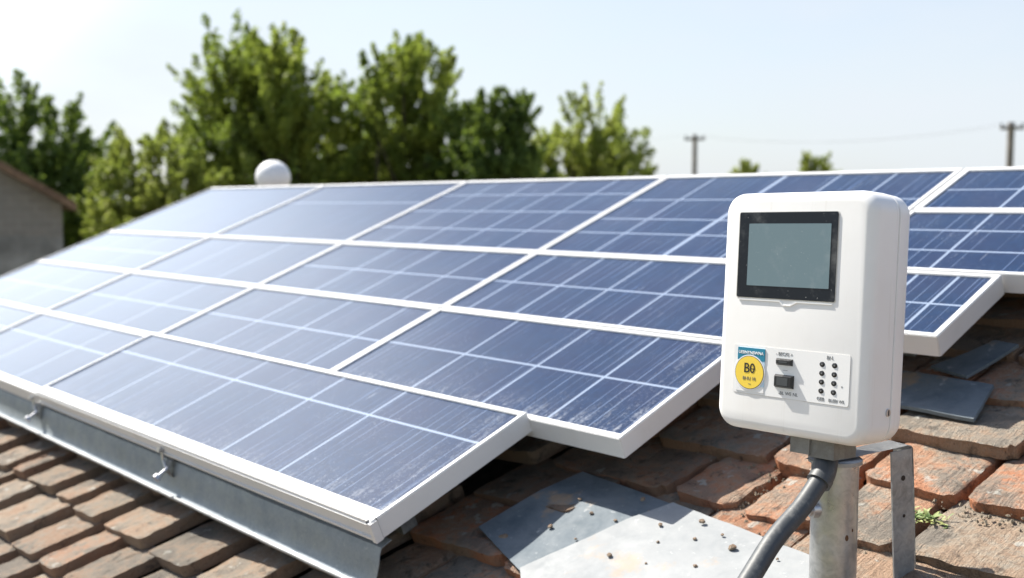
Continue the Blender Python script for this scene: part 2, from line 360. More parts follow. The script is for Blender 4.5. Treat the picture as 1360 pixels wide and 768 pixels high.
def fbm(p, s, o=3): return mn.fractal(Vec(p) * s, 1.0, 2.0, o)
def build_tiles():
    verts, faces, cols, sm = [], [], [], []
    rnd = random.Random(11)
    pitch = .1715; k0 = -12
    def tile(a0, a1, vf, ln, th, tint, hi, roll, yaw, lift, wear, thick_seed):
        """a0..a1 along eave, front edge at vf, length ln up slope"""
        w = a1 - a0; nx, ny, nz = (max(6, int(w / .012)), 14, 4) if hi else (2, 2, 1)
        ca, cv = (a0 + a1) / 2, vf + ln / 2
        seed = Vec((rnd.uniform(-99, 99), rnd.uniform(-99, 99), rnd.uniform(-99, 99)))
        idx = {}
        def add(i, j, k):
            key = (i, j, k)
            if key in idx: return idx[key]
            x = -w / 2 + w * i / nx; y = -ln / 2 + ln * j / ny; z = -th * k / nz
            if hi:
                p = Vec((x, y, z))
                # rounded plan outline and worn arrises
                ex = min(x + w / 2, w / 2 - x); ey = y + ln / 2; rr = .012 * wear
                d = min(ex, ey)
                if k == 0: z -= max(0, rr - d) ** 2 / (rr + 1e-6) * .35 
                if k == nz: z += 0
                cw = .022 * wear * (1 + .8 * mn.noise(seed + Vec((i // (nx // 2 + 1), j // 8, 0)))); corner = max(0, cw - ex) * max(0, cw - ey) / cw
                y += corner * .55; x += (1 if x < 0 else -1) * corner * .55
                nz3 = fbm(p + seed, 22, 4)
                if d < .02 and (i in (0, nx) or j == 0):
                    q = fbm(p * 1.0 + seed * .3, 40, 3) * .0045 * wear + fbm(Vec((p.x, p.y, 0)) + seed, 14, 2) * .0065 * wear
                    if j == 0: y += abs(q) * 1.3
                    if i == 0: x += abs(q) * .9
                    if i == nx: x -= abs(q) * .9
                if k == 0: z += nz3 * .0034 + fbm(p + seed, 9, 2) * .006 * wear + fbm(p + seed, 70, 2) * .0012
                elif k < nz: pass
            # rotate
            X = x * cos(yaw) - y * sin(yaw); Y = x * sin(yaw) + y * cos(yaw)
            tilt = .135
            Z = TN + lift + z - (Y + ln / 2) * tilt - X * roll * -1
            verts.append((ca + X, cv + Y, Z)); cols.append(tint)
            idx[key] = len(verts) - 1
            return idx[key]
        def q(a, b, c, d): faces.append((a, b, c, d)); sm.append(hi)
        for i in range(nx):
            for j in range(ny):
                q(add(i, j, 0), add(i + 1, j, 0), add(i + 1, j + 1, 0), add(i, j + 1, 0))
        for k in range(nz):
            for i in range(nx):
                q(add(i, 0, k + 1), add(i + 1, 0, k + 1), add(i + 1, 0, k), add(i, 0, k))
                q(add(i + 1, ny, k + 1), add(i, ny, k + 1), add(i, ny, k), add(i + 1, ny, k))
            for j in range(ny):
                q(add(nx, j, k + 1), add(nx, j + 1, k + 1), add(nx, j + 1, k), add(nx, j, k))
                q(add(0, j + 1, k + 1), add(0, j, k + 1), add(0, j, k), add(0, j + 1, k))
    explicit = EXPL
    k = k0
    while True:
        vf = -.21 + pitch * k
        if vf > V_T - .05: break
        if vf > V_B - .1:
            a = A_L + rnd.uniform(0, .1)
            ex = {i: e for i, e in enumerate(explicit) if e[0] == k}
            while a < A_R - .08:
                left = a < -1.95
                hit_e = None
                for e in ex.values():
                    if a < e[2] and a > e[1] - .13 and not e in used: hit_e = e
                w = rnd.uniform(.13, .19) if rnd.random() < .35 else rnd.uniform(.2, .31)
                if hit_e: a0, a1 = hit_e[1], hit_e[2]; used.append(hit_e)
                else:
                    a0, a1 = a, a + w
                    for e in ex.values():
                        if e not in used and a1 > e[1] - .01 and a0 < e[1]: a1 = e[1] - .012
                gap = .030 if left else .010
                near = (vf > -1.0 and vf < 1.25 and a0 > -4.6 and a0 < .35)
                vis = near and (vf < .12 or a0 > -2.0)
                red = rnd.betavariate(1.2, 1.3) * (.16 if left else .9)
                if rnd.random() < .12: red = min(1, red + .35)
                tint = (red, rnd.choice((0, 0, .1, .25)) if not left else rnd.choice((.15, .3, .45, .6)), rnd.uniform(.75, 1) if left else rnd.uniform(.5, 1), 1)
                if hit_e and len(hit_e) > 3: tint = (*hit_e[3], 1)
                th = rnd.uniform(.030, .036)
                roll = (.095 if left else rnd.uniform(-.03, .05)) + rnd.uniform(-.015, .015)
                tile(a0, a1 - gap, vf + rnd.uniform(-.010, .010), pitch + (.03 if left else .035), th, tint, vis,
                     roll, rnd.uniform(-.02, .02) * (1 if left else 2.2), rnd.uniform(-.003, .004), (.30 if left else .72), 0)
                a = a1
        k += 1
    me = bpy.data.meshes.new('roof_tiles'); me.from_pydata(verts, [], faces)
    ca = me.color_attributes.new('tint', 'FLOAT_COLOR', 'POINT'); ca.data.foreach_set('color', [c for x in cols for c in x])
    me.polygons.foreach_set('use_smooth', sm); 
    o = link('roof_tiles', me, M_tile, house, ROOF)
    me.set_sharp_from_angle(angle=rad(48))
used = []
# (course, a0, a1, tint(red, dark, crust)) read off the roof itself
EXPL = [(4, -1.375, -1.225, (.85, 0, .35)), (4, -1.212, -1.06, (.8, 0, .55)), (4, -1.05, -.90, (.45, 0, .9)), (4, -.89, -.60, (.05, 0, 1)),
        (5, -1.26, -1.075, (.95, 0, .4)), (5, -1.06, -.87, (.8, 0, .8)), (5, -.86, -.62, (.95, .1, .65)), (6, -1.1, -.83, (.1, 0, 1)),
        (5, -1.56, -1.27, (.35, .3, 1)), (4, -1.75, -1.385, (.6, .5, .6)), (3, -1.84, -1.49, (.3, .6, .8)), (2, -1.86, -1.55, (.9, .2, .6))]
build_tiles()

# mortar crumbs and dirt bed: strips of rough dirt between tiles
def build_mortar():
    bm = bmesh.new(); rnd = random.Random(3)
    for (a0, a1, v0, v1, n) in ((-1.25, -1.18, .36, .62, TN - .045), (-1.1, -.98, .30, .47, TN - .055), (-.95, -.86, .30, .5, TN - .05)):
        pass
    cells = []
    a = -1.95
    g = .02
    for (ca, cv, ra, rv) in ((-1.215, .50, .05, .10), (-1.10, .36, .16, .05), (-.93, .36, .07, .10), (-1.0, .45, .04, .06), (-1.30, .62, .12, .02), (-.80, .63, .12, .025), (-1.17, .435, .14, .02), (-1.0, .34, .05, .06)):
        for i in range(int(1500 * ra * rv * 12)):
            x = ca + rnd.gauss(0, ra * .5); y = cv + rnd.gauss(0, rv * .5); s = rnd.uniform(.0015, .0045)
            z = TN - .016 + rnd.uniform(-.006, .001)
            vs = [bm.verts.new((x + s * rnd.uniform(.6, 1.3) * dx, y + s * rnd.uniform(.6, 1.3) * dy, z + s * rnd.uniform(.6, 1.3) * dz)) for dx, dy, dz in ((1,0,0),(-1,0,0),(0,1,0),(0,-1,0),(0,0,1),(0,0,-1))]
            for t3 in ((0,2,4),(2,1,4),(1,3,4),(3,0,4),(2,0,5),(1,2,5),(3,1,5),(0,3,5)): bm.faces.new([vs[i] for i in t3])
    o = bmo('mortar_crumbs', bm, M_mortar, None, ROOF)
    tag(o, 'crumbled sandy mortar grains lying in the gaps between broken clay tiles', 'mortar crumbs', kind='stuff')
build_mortar()

# ------------------------------------------------------------ solar array
FH, GAP = .045, .006      # frame depth, gap between neighbours
def panel(a0, a1, v0, v1, acuts, vcuts, label, n=0., lips=(.012, .012, .012, .012), wide=(), crust=(0, 0), cornercap=False, front_ext=0.):
    """lips: left, right, front, back"""
    e = GAP / 2; a0 += e; a1 -= e; v0 += e; v1 -= e
    Mx = ROOF @ Matrix.Translation((a0, v0, n))
    root = empty('solar_panel', Mx, label, 'solar panel', 'solar panels of the roof array')
    w, h = a1 - a0, v1 - v0; l, rr, fr, bk = lips
    fe = front_ext
    bm = bmesh.new(); tz, gz = .0, -.0045
    # frame: four mitred bars with lip, side and bottom flange
    outer = [(0, -fe), (w, -fe), (w, h), (0, h)]; inner = [(l, fr - fe), (w - rr, fr - fe), (w - rr, h - bk), (l, h - bk)]
    flange = [(.026, .026 - fe), (w - .026, .026 - fe), (w - .026, h - .026), (.026, h - .026)]
    def ring(pts, z): return [bm.verts.new((x, y, z)) for x, y in pts]
    O1 = ring(outer, tz); I1 = ring(inner, tz); I2 = ring(inner, gz); I2b = ring([(x, y) for x, y in inner], gz - .002)
    O3 = ring(outer, -FH); F3 = ring(flange, -FH); F4 = ring(flange, -FH + .002)
    side_in = ring([(.003, .003 - fe), (w - .003, .003 - fe), (w - .003, h - .003), (.003, h - .003)], -FH + .002)
    side_up = ring([(.003, .003 - fe), (w - .003, .003 - fe), (w - .003, h - .003), (.003, h - .003)], gz - .002)
    def strip(A, B):
        for i in range(4): bm.faces.new((A[i], A[(i + 1) % 4], B[(i + 1) % 4], B[i]))
    strip(O1, I1); strip(I1, I2); strip(I2, I2b); strip(I2b, side_up); strip(side_up, side_in); strip(side_in, F4); strip(F4, F3); strip(F3, O3); strip(O3, O1)
    bmesh.ops.recalc_face_normals(bm, faces=bm.faces)
    es = [ed for ed in bm.edges if all(v in O1 + I1 for v in ed.verts) and not (ed.verts[0] in O1) != (ed.verts[1] in O1)]
    bmesh.ops.bevel(bm, geom=es + [bm.edges.get((O1[i], O3[i])) for i in range(4)], offset=.0018, segments=2, affect='EDGES')
    # extruded step line along the outer faces
    fo = bmo('frame', bm, M_frame, root, Mx)
    if fe or cornercap:
        bm = bmesh.new(); box(bm, .0, w, -fe - .004, -fe + .0005, -FH + .001, -FH + .007); box(bm, .0, w, -fe - .003, -fe + .0005, -.012, -.009)
        bmo('frame_rib', bm, M_frame, root, Mx, bevel=.0008, seg=1)
    if cornercap:
        bm = bmesh.new(); box(bm, w - .010, w + .0025, -fe - .0055, -fe + .012, -FH - .001, -.0035)
        bmo('corner_cap', bm, M_frame, root, Mx, bevel=.0015, seg=2)
        bm = bmesh.new(); box(bm, w - .0118, w - .0098, -fe - .0047, -fe + .010, -FH + .002, .0004); box(bm, w - .010, w + .0012, -fe + .0118, -fe + .0132, -FH + .002, .0003); bmo('joint_gap', bm, M_seam, root, Mx)
    # cells: one sheet cut into cells and ribbons
    def cuts(lo, hi, cs, rel):
        out = [(lo, 0)]
        for c in sorted(cs):
            hw = .0034 if c not in wide else .008
            c2 = c - rel
            if c2 - hw > lo + .006 and c2 + hw < hi - .006: out += [(c2 - hw, 1), (c2 + hw, 0)]
        out.append((hi, 0)); return out
    X = cuts(l, w - rr, acuts, a0); Y = cuts(fr - fe, h - bk, vcuts, v0)
    vs, fs, mi, cr = [], [], [], []
    def subdiv(L):
        out = []
        for (p, f), (q, _) in zip(L, L[1:]):
            k = max(1, int((q - p) / .05)); out += [(p + (q - p) * i / k, f) for i in range(k)]
        out.append(L[-1]); return out
    X, Y = subdiv(X), subdiv(Y)
    for y, _ in Y:
        for x, _ in X:
            vs.append((x, y, gz))
            dx = max(0, 1 - (w - rr - x) / .16); dy = max(0, 1 - (y - fr + fe) / .10)
            cr.append(max(crust[0] * dx * (.35 + .65 * dy) , crust[1] * max(0, 1 - (y - fr + fe) / .07)))
    nx = len(X)
    for j in range(len(Y) - 1):
        for i in range(nx - 1):
            fs.append((j * nx + i, j * nx + i + 1, (j + 1) * nx + i + 1, (j + 1) * nx + i)); mi.append(1 if X[i][1] or Y[j][1] else 0)
    me = bpy.data.meshes.new('cell_glass'); me.from_pydata(vs, [], fs)
    me.attributes.new('crust', 'FLOAT', 'POINT').data.foreach_set('value', cr)
    me.polygons.foreach_set('material_index', mi)
    link('cell_glass', me, [M_cell, M_ribbon], root, Mx)
    bm = bmesh.new(); box(bm, .004, w - .004, .004 - fe, h - .004, gz - .007, gz - .0025); bmo('backsheet', bm, M_back, root, Mx)
    return root
A = [-5.991, -4.723, -3.582, -2.471, -1.409]; Vr = [0, .399, .817, 1.228, 1.906]
def lin(a, b, n): return [a + (b - a) * i / n for i in range(1, n)]
P_ = panel
rows = ['front', 'second', 'third', 'back']
# front row
FR = (.012, .012, .034, .012)
P_(A[0], A[1], -.03, Vr[1], lin(A[0], A[1], 3), [.245], 'front row panel at the far left end above the gutter, washed pale by sky glare', lips=FR)
P_(A[1], A[2], -.03, Vr[1], [-4.30, -3.93], [.245], 'front row panel second from the left end, just left of the gutter seam', lips=FR)
P_(A[2], -1.662, -.034, Vr[1] + .002, [-3.17, -2.755, -2.354, -2.083], [.268], 'large nearest panel of the front row with scratched dusty glass and an open corner joint', n=.015, lips=(.012, .012, .036, .014), crust=(.55, .25), cornercap=True)
# second row
P_(A[0], A[1], Vr[1], Vr[2], lin(A[0], A[1], 3), [.60], 'second row panel at the far left end with a dark sliver of reflection')
P_(A[1], A[2], Vr[1], Vr[2], lin(A[1], A[2], 3), [.60], 'pale second row panel directly behind the gutter seam panel')
P_(A[2], A[3], Vr[1], Vr[2], [-3.2, -2.92, -2.62], [.60], 'light blue second row panel directly behind the large nearest panel')
P_(A[3], -1.400, Vr[1] - .006, Vr[2], [-2.12, -1.85, -1.63], [.605], 'second row panel at the right end whose lower corner juts over the clay tiles', lips=(.012, .012, .018, .012), crust=(.6, .35))
# third row
P_(A[0], A[1], Vr[2], Vr[3], lin(A[0], A[1], 3), [1.02], 'third row panel at the far left end of the array')
P_(A[1], A[2], Vr[2], Vr[3], lin(A[1], A[2], 3), [], 'third row panel second from the left end with almost no visible grid')
P_(A[2], A[3], Vr[2], Vr[3], [-3.21, -2.95, -2.7], [1.02], 'third row panel third from the left end, light blue under sky reflection')
P_(A[3], A[4], Vr[2], Vr[3], [-2.37, -2.172, -1.985, -1.79, -1.6], [1.02], 'third row panel immediately left of the white meter box')
P_(A[4], -1.013, .924, Vr[3], [-1.20, -1.105], [1.075], 'short third row panel whose end sticks out right of the white meter box', lips=(.012, .015, .015, .012))
# back row
P_(A[0], A[1], Vr[3], Vr[4], [], [], 'back row panel in front of the white dome mirroring plain sky', lips=(.012, .012, .012, .02))
P_(A[1], A[2], Vr[3], Vr[4], [], [1.66], 'back row panel second from the left end mirroring dark trees', lips=(.012, .012, .012, .02))
P_(A[2], A[3], Vr[3], Vr[4], lin(A[2], A[3], 5), [1.40, 1.57, 1.74], 'back row panel third from the left end, light blue with faint grid', lips=(.012, .012, .012, .02))
P_(A[3], A[4], Vr[3], Vr[4], [-2.25, -1.975, -1.78, -1.6], [1.40, 1.515, 1.68], 'back row panel whose lower right part is hidden by the white meter box', lips=(.012, .014, .012, .02), wide=(-1.975,))
P_(A[4], -.20, Vr[3], 1.593, [-1.19, -.98, -.77, -.56, -.38], [1.35, 1.47], 'lower back row panel at the right edge of the photo over the dark gap', lips=(.014, .012, .012, .012))
P_(A[4], -.20, 1.593, Vr[4], [-1.385, -1.19, -.98, -.77, -.56, -.38], [1.745], 'upper back row panel at the right edge of the photo against the sky', lips=(.02, .012, .012, .02))

def rails():
    spec = [(-5.7, -.0, 1.88), (-4.4, 0, 1.88), (-3.2, 0, 1.88), (-1.86, .0, 1.88), (-1.2, 1.0, 1.88), (-.45, 1.26, 1.88)]
    names = ['under the far left end of the array', 'under the second panels from the left', 'under the left half of the largest front panel', 'under the right end of the front panels',
             'under the short panel beside the white meter box', 'under the panels at the right edge of the photo']
    for (a, v0, v1), nm in zip(spec, names):
        Mx = ROOF @ Matrix.Translation((a, v0, -FH))
        root = empty('mounting_rail', Mx, 'aluminium mounting rail ' + nm, 'mounting rail', 'mounting rails under the array')
        bm = bmesh.new(); box(bm, -.02, .02, .03, v1 - v0, -.042, -.0015); bmo('rail', bm, M_galv, root, Mx, bevel=.002)
        for q in range(3):
            y = .12 + (v1 - v0 - .25) * q / 2
            bm = bmesh.new(); box(bm, -.014, .014, y, y + .04, -.118, -.0425); bmo('foot', bm, M_galv, root, Mx, bevel=.002)
rails()

# ------------------------------------------------------------ gutter sheet under the front edge
def gutter():
    Mx = ROOF @ Matrix.Translation((-6.0, -.03, -FH)); a0, a1 = 0, 6.0 - 1.672
    root = empty('gutter', Mx, 'long bluish sheet metal gutter apron hanging below the front edge of the array', 'gutter')
    prof = [(.030, -.004), (.004, -.006), (-.004, -.016), (-.012, -.034), (-.022, -.054), (-.030, -.068), (-.037, -.074), (-.046, -.0745), (-.050, -.070)]
    bm = bmesh.new(); N = 160; rings = []
    for i in range(N + 1):
        x = a0 + (a1 - a0) * i / N; t = (a1 - x); 
        R_ = []
        for j, (y, z) in enumerate(prof):
            s = j / (len(prof) - 1)
            xx = x - (max(0, s - .25) ** 1.6) * .055 * max(0, 1 - t / .25)
            dz = .0012 * mn.noise(Vec((x * 4, j * .4, 0))) + .001 * mn.noise(Vec((x * 15, j, 3)))
            R_.append(bm.verts.new((xx, y + dz, z + dz)))
        rings.append(R_)
    for Aa, B in zip(rings, rings[1:]):
        for j in range(len(prof) - 1): bm.faces.new((Aa[j], B[j], B[j + 1], Aa[j + 1]))
    bmesh.ops.recalc_face_normals(bm, faces=bm.faces)
    bmesh.ops.solidify(bm, geom=bm.faces[:], thickness=.0018)
    bmo('gutter_sheet', bm, M_gutter, root, Mx, smooth=True)
    # rolled bright lip
    bm = bmesh.new(); tube(bm, [(a0 + (a1 - .05 - a0) * i / 60, -.0475, -.0725 + .001 * mn.noise(Vec((i * .5, 0, 0)))) for i in range(61)], .0045, 10)
    bmo('lip', bm, M_galv, root, Mx, smooth=True)
    for a in (-5.05, -3.60, -2.60):
        x = a + 6.0
        bm = bmesh.new()
        # hook strap curved over the sheet
        pts = [(.012, .012), (-.006, .004), (-.018, -.010), (-.021, -.026), (-.016, -.040)]
        ring = [[bm.verts.new((x + s * .014, y, z)) for s in (-1, 1)] for y, z in pts]
        for p, q in zip(ring, ring[1:]): bm.faces.new((p[0], p[1], q[1], q[0]))
        bmesh.ops.solidify(bm, geom=bm.faces[:], thickness=.003)
        b = bmo('bracket', bm, M_galv, root, Mx, bevel=.0008, seg=1)
        bm = bmesh.new(); tube(bm, [(x, -.016, -.012), (x, -.052, -.020)], .0055, 10); tube(bm, [(x, -.046, -.019), (x, -.056, -.021)], .0105, 6)
        bmo('bolt', bm, M_bolt, b, Mx, smooth=True)
        bm = bmesh.new(); tube(bm, [(x - .028, -.004, .030), (x - .026, -.012, .004), (x - .008, -.018, -.012)], [.0038, .0038, .0038], 8); tube(bm, [(x - .028, -.0035, .028), (x - .028, -.013, .034)], .007, 8)
        bmo('bolt', bm, M_bolt, b, Mx, smooth=True)
gutter()

# ------------------------------------------------------------ loose flat sheets, stones, plant on the tiles
def sheet(name, pts, n, th, m, label, cat, seed=0, warp=.004):
    """quad in roof coords subdivided and slightly warped"""
    G = 22; bm = bmesh.new(); g = []
    p = [Vec((x, y, 0)) for x, y in pts]
    c = sum(p, Vec()) / 4
    for j in range(G + 1):
        row = []
        for i in range(G + 1):
            s, t = i / G, j / G
            q = (p[0] * (1 - s) + p[1] * s) * (1 - t) + (p[3] * (1 - s) + p[2] * s) * t
            edge = 1 if i in (0, G) or j in (0, G) else 0
            q = q + Vec((mn.noise(q * 40 + Vec((seed, 0, 0))), mn.noise(q * 40 + Vec((0, seed, 5))), 0)) * .0012 * edge
            q.z = n(q.x, q.y) + warp * mn.noise(q * 7 + Vec((seed, seed, 0)))
            row.append(bm.verts.new(q - Vec((c.x, c.y, 0))))
        g.append(row)
    for j in range(G):
        for i in range(G): bm.faces.new((g[j][i], g[j][i + 1], g[j + 1][i + 1], g[j + 1][i]))
    bmesh.ops.recalc_face_normals(bm, faces=bm.faces)
    if bm.faces[0].normal.z < 0: bmesh.ops.reverse_faces(bm, faces=bm.faces)
    bmesh.ops.solidify(bm, geom=bm.faces[:], thickness=th)
    o = bmo(name, bm, m, None, ROOF @ Matrix.Translation((c.x, c.y, 0)), smooth=True, bevel=0)
    return tag(o, label, cat)
sheet('metal_sheet', [(-1.475, .13), (-1.12, -.18), (-.93, .375), (-1.335, .425)], lambda a, v: TN + .019 + (.0 if v < .34 else -.008 * (v - .34) / .1), .003, M_flash,
      'flat pale grey metal sheet lying on tiles left of the galvanised pole', 'metal sheet', 3)
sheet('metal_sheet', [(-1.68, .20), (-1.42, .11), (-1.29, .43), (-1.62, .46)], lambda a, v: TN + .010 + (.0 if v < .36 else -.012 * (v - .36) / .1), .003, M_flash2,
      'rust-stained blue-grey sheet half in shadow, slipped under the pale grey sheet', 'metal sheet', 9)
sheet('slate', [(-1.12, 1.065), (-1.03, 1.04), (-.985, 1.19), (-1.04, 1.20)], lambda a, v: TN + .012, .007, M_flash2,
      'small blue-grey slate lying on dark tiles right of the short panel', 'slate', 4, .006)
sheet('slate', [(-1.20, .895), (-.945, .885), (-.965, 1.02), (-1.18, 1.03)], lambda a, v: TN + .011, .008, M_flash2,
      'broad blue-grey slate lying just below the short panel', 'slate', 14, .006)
# stones
def stones():
    rnd = random.Random(5)
    m1 = make_dirt('pebble', (.30, .19, .12), (.42, .34, .26), 60)
    spots = [(-1.30, .345, .006), (-1.27, .30, .004), (-1.21, .335, .0045), (-1.13, .34, .009), (-1.16, .27, .005), (-1.20, .19, .004), (-1.33, .23, .0065), (-1.37, .17, .004), (-1.06, .30, .005), (-1.25, .24, .003),
             (-1.10, .22, .004), (-1.405, .33, .005), (-1.44, .25, .004), (-1.36, .38, .004), (-1.47, .33, .006), (-1.53, .36, .0055), (-1.52, .26, .007), (-1.40, .41, .007), (-1.60, .20, .012), (-1.57, .31, .004),
             (-1.17, .365, .004), (-1.04, .345, .0035), (-1.23, .385, .007)]
    for i, (a, v, s) in enumerate(spots):
        s *= .72 if s < .01 else .9
        
        z = TN + (.0195 if a > -1.36 else .0115) + s * .5
        if a < -1.55: z = TN - .004 + s * .8
        bm = bmesh.new(); bmesh.ops.create_icosphere(bm, subdivisions=2, radius=s)
        sd = Vec((i * 7.1, 3, 2))
        for vv in bm.verts:
            vv.co *= 1 + .45 * mn.noise(vv.co / s * 1.1 + sd); vv.co.z *= .72; vv.co.x *= 1.15
        big = s > .01
        tag(bmo('pebble', bm, m1, None, ROOF @ Matrix.Translation((a, v, z)), smooth=False),
            'round pinkish pebble resting on the dark tile under the front panel' if big else 'small brown crumb of clay scattered on the sheets beside the pole', 'pebble', None if big else 'clay crumbs scattered on the metal sheets')
stones()
def weed():
    M0 = ROOF @ Matrix.Translation((-.905, .585, TN - .018)); rnd = random.Random(2)
    m = mat('weed_leaf', (.20, .27, .07), .6); t = NT(m)
    oi = t.noise(t.coord('Object'), 40, 3); t.put(t.b.inputs['Base Color'], t.mix(t.ramp(oi, .35, .65), (.08, .14, .03), (.26, .28, .09)))
    root = empty('weed', M0, 'small green weed growing from the joint between clay tiles right of the bracket', 'weed')
    Rz = ROOF.to_3x3().inverted() @ Vec((0, 0, 1))
    for c in range(60):
        bm = bmesh.new()
        ang = rnd.uniform(0, 2 * pi); L = rnd.uniform(.010, .030) * (1.6 if c % 12 == 0 else 1) ; base = Vec((rnd.gauss(0, .018), rnd.gauss(0, .007), 0))
        d = Vec((cos(ang) * 1.1, sin(ang) * .8, 0)); wid = rnd.uniform(.0016, .0034); rise = rnd.uniform(.3, 1.1)
        side = d.normalized().cross(Vec((0, 0, 1))); prev = None
        for s in range(7):
            q = s / 6; p = base + d * L * q * .8 + Rz * (L * rise * (q - .55 * q * q)); ww = wid * sin(pi * min(1, q * .92 + .08)) * (1 + .25 * sin(q * 14 + c))
            a = bm.verts.new(p - side * ww + Vec((0, 0, ww * .35))); m_ = bm.verts.new(p); b = bm.verts.new(p + side * ww + Vec((0, 0, ww * .35)))
            if prev: bm.faces.new((prev[0], prev[1], m_, a)); bm.faces.new((prev[1], prev[2], b, m_))
            prev = (a, m_, b)
        bmo('leaf', bm, m, root, M0, smooth=True)
weed()

# ------------------------------------------------------------ meter box on its pole
CZ = Vec((0, 0, CAMZ))
DC = Vec((0.42975251, 1.65, -0.16900549)) + CZ
DX = Vec((0.66187765, -0.74944674, 0.01573409)); DB = Vec((0.74841671, 0.65949199, -0.07030469)); DX = DX.normalized(); DB = (DB - DX * DB.dot(DX)).normalized(); DZ = DX.cross(DB)
DM = Matrix(((DX.x, DB.x, DZ.x, DC.x), (DX.y, DB.y, DZ.y, DC.y), (DX.z, DB.z, DZ.z, DC.z), (0, 0, 0, 1)))
BW, BH, BD = .2726, .3796, .1099
def rounded_shell(x0, x1, z0, z1, R, prof, closed_front=True):
    """stack of rounded rectangles: prof = [(y, inset)]"""
    bm = bmesh.new(); rings = []
    for y, ins in prof:
        rr = max(.003, R - ins)
        rings.append([bm.verts.new((x, y, z)) for x, z in rrect(x0 + ins, x1 - ins, z0 + ins, z1 - ins, rr, 10)])
    n = len(rings[0])
    for Aa, B in zip(rings, rings[1:]):
        for k in range(n): bm.faces.new((Aa[k], Aa[(k + 1) % n], B[(k + 1) % n], B[k]))
    bm.faces.new(rings[0]); bm.faces.new(rings[-1])
    return bm
def build_meter():
    root = empty('meter_box', DM, 'white plastic energy meter box with small screen, mounted on the galvanised pole', 'meter box')
    # front shell with softly rounded front edges
    E_ = [(-0.0, .016), (.0006, .0125), (.0022, .0088), (.005, .0052), (.009, .0022), (.014, .0006), (.020, 0), (.0655, .0), (.0668, .0014), (.0670, .004)]
    bm = rounded_shell(-BW / 2, BW / 2, -BH / 2, BH / 2, .034, E_)
    bmo('front_cover', bm, M_plastic, root, DM, smooth=True)
    bm = rounded_shell(-BW / 2 + .002, BW / 2 - .002, -BH / 2 + .002, BH / 2 - .002, .032, [(.0665, .002), (.0705, .002)]); bmo('seam', bm, M_seam, root, DM, smooth=True)
    bm = rounded_shell(-BW / 2 + .0004, BW / 2 - .0004, -BH / 2 + .0004, BH / 2 - .0004, .034, [(.0698, .004), (.0700, .0014), (.0713, 0), (.098, .0012), (.104, .0035), (.108, .008), (BD, .014)])
    bmo('back_cover', bm, M_plastic, root, DM, smooth=True)
    # screw on the side
    bm = bmesh.new(); tube(bm, [(BW / 2 - .003, .0595, -.1385), (BW / 2 + .002, .0595, -.1385)], .0058, 20); 
    s = bmo('screw', bm, M_bolt, root, DM, smooth=True)
    bm = bmesh.new(); box(bm, BW / 2 + .002, BW / 2 + .0026, .0585, .0605, -.1425, -.1345); bmo('screw_slot', bm, M_btn, s, DM)
    # screen
    bm = bmesh.new(); prism(bm, rrect(-.1035, .0775, .0210, .1590, .004, 4), -.0006, .004); bmo('screen_recess', bm, M_rim, root, DM)
    bm = bmesh.new(); prism(bm, rrect(-.1018, .0760, .0226, .1578, .003, 4), -.0016, .003)
    bz = bmo('screen_bezel', bm, M_bezel, root, DM, bevel=.0005, seg=1)
    bm = bmesh.new(); prism(bm, rrect(-.0828, .0655, .0418, .1400, .001, 2), -.0022, .003); bmo('display', bm, M_lcd, bz, DM)
    # moulded notch below the screen: raised lip
    bm = bmesh.new()
    pl = [(-.098, .0198), (-.020, .0198), (-.014, .0138), (-.001, .0138), (.010, .0196), (.072, .0196), (.072, .0182), (.011, .0182), (-.0002, .0122), (-.0150, .0122), (-.0208, .0182), (-.098, .0182)]
    prism(bm, pl, -.0016, .003); bmo('notch_lip', bm, M_plastic, root, DM)
    # control panel label
    bm = bmesh.new(); prism(bm, rrect(-.1016, .1076, -.1312, -.0537, .004, 5), -.0004, .002); lb = bmo('control_label', bm, M_rim, root, DM)
    bm = bmesh.new(); prism(bm, rrect(-.1010, .1070, -.1306, -.0543, .0037, 5), -.0008, .002); bmo('label_face', bm, M_label, lb, DM)
    # sticker
    bm = bmesh.new(); prism(bm, rrect(-.0935, -.0420, -.1262, -.0575, .0015, 3), -.0013, .002); st = bmo('sticker', bm, M_paleblue, lb, DM); 
    st_root = lb
    def on(name, poly, y, m): 
        bm = bmesh.new(); prism(bm, poly, y, .0015); return bmo(name, bm, m, st_root, DM)
    on('sticker_paper', rrect(-.0960, -.0420, -.1272, -.0760, .001, 2), -.0016, M_label)
    on('sticker_side', rrect(-.0510, -.0418, -.118, -.0765, .001, 2), -.0018, M_paleblue)
    on('sticker_band', rrect(-.0935, -.0420, -.0775, -.0577, .0008, 2), -.0021, M_teal)
    def ell(cx, cz, rx, rz, n=48): return [(cx + rx * cos(2 * pi * k / n), cz + rz * sin(2 * pi * k / n)) for k in range(n)]
    on('disc_halo', ell(-.0694, -.0968, .0292, .0282), -.0024, M_whiteink)
    on('disc_rim', ell(-.0694, -.0968, .0274, .0264), -.0027, M_ink)
    on('sticker_disc', ell(-.0694, -.0968, .0266, .0256), -.0030, M_yellow)
    def text(name, s, x, z, size, y, m, sx=1., parent=st_root, off=0.):
        c = bpy.data.curves.new(name, 'FONT'); c.body = s; c.size = size; c.align_x = 'CENTER'; c.align_y = 'CENTER'; c.extrude = .0002; c.offset = off
        o = bpy.data.objects.new(name, c); COL.objects.link(o)
        dg = bpy.context.evaluated_depsgraph_get(); me = bpy.data.meshes.new_from_object(o.evaluated_get(dg)); bpy.data.objects.remove(o)
        T = Matrix.Translation((x, y, z)) @ Matrix.Rotation(rad(90), 4, 'X') @ Matrix.Diagonal((sx, 1, 1, 1))
        me.transform(T)
        return link(name, me, m, parent, DM)
    text('big_letters', 'B0', -.0694, -.0905, .0215, -.0032, M_ink, .95, off=.0002)
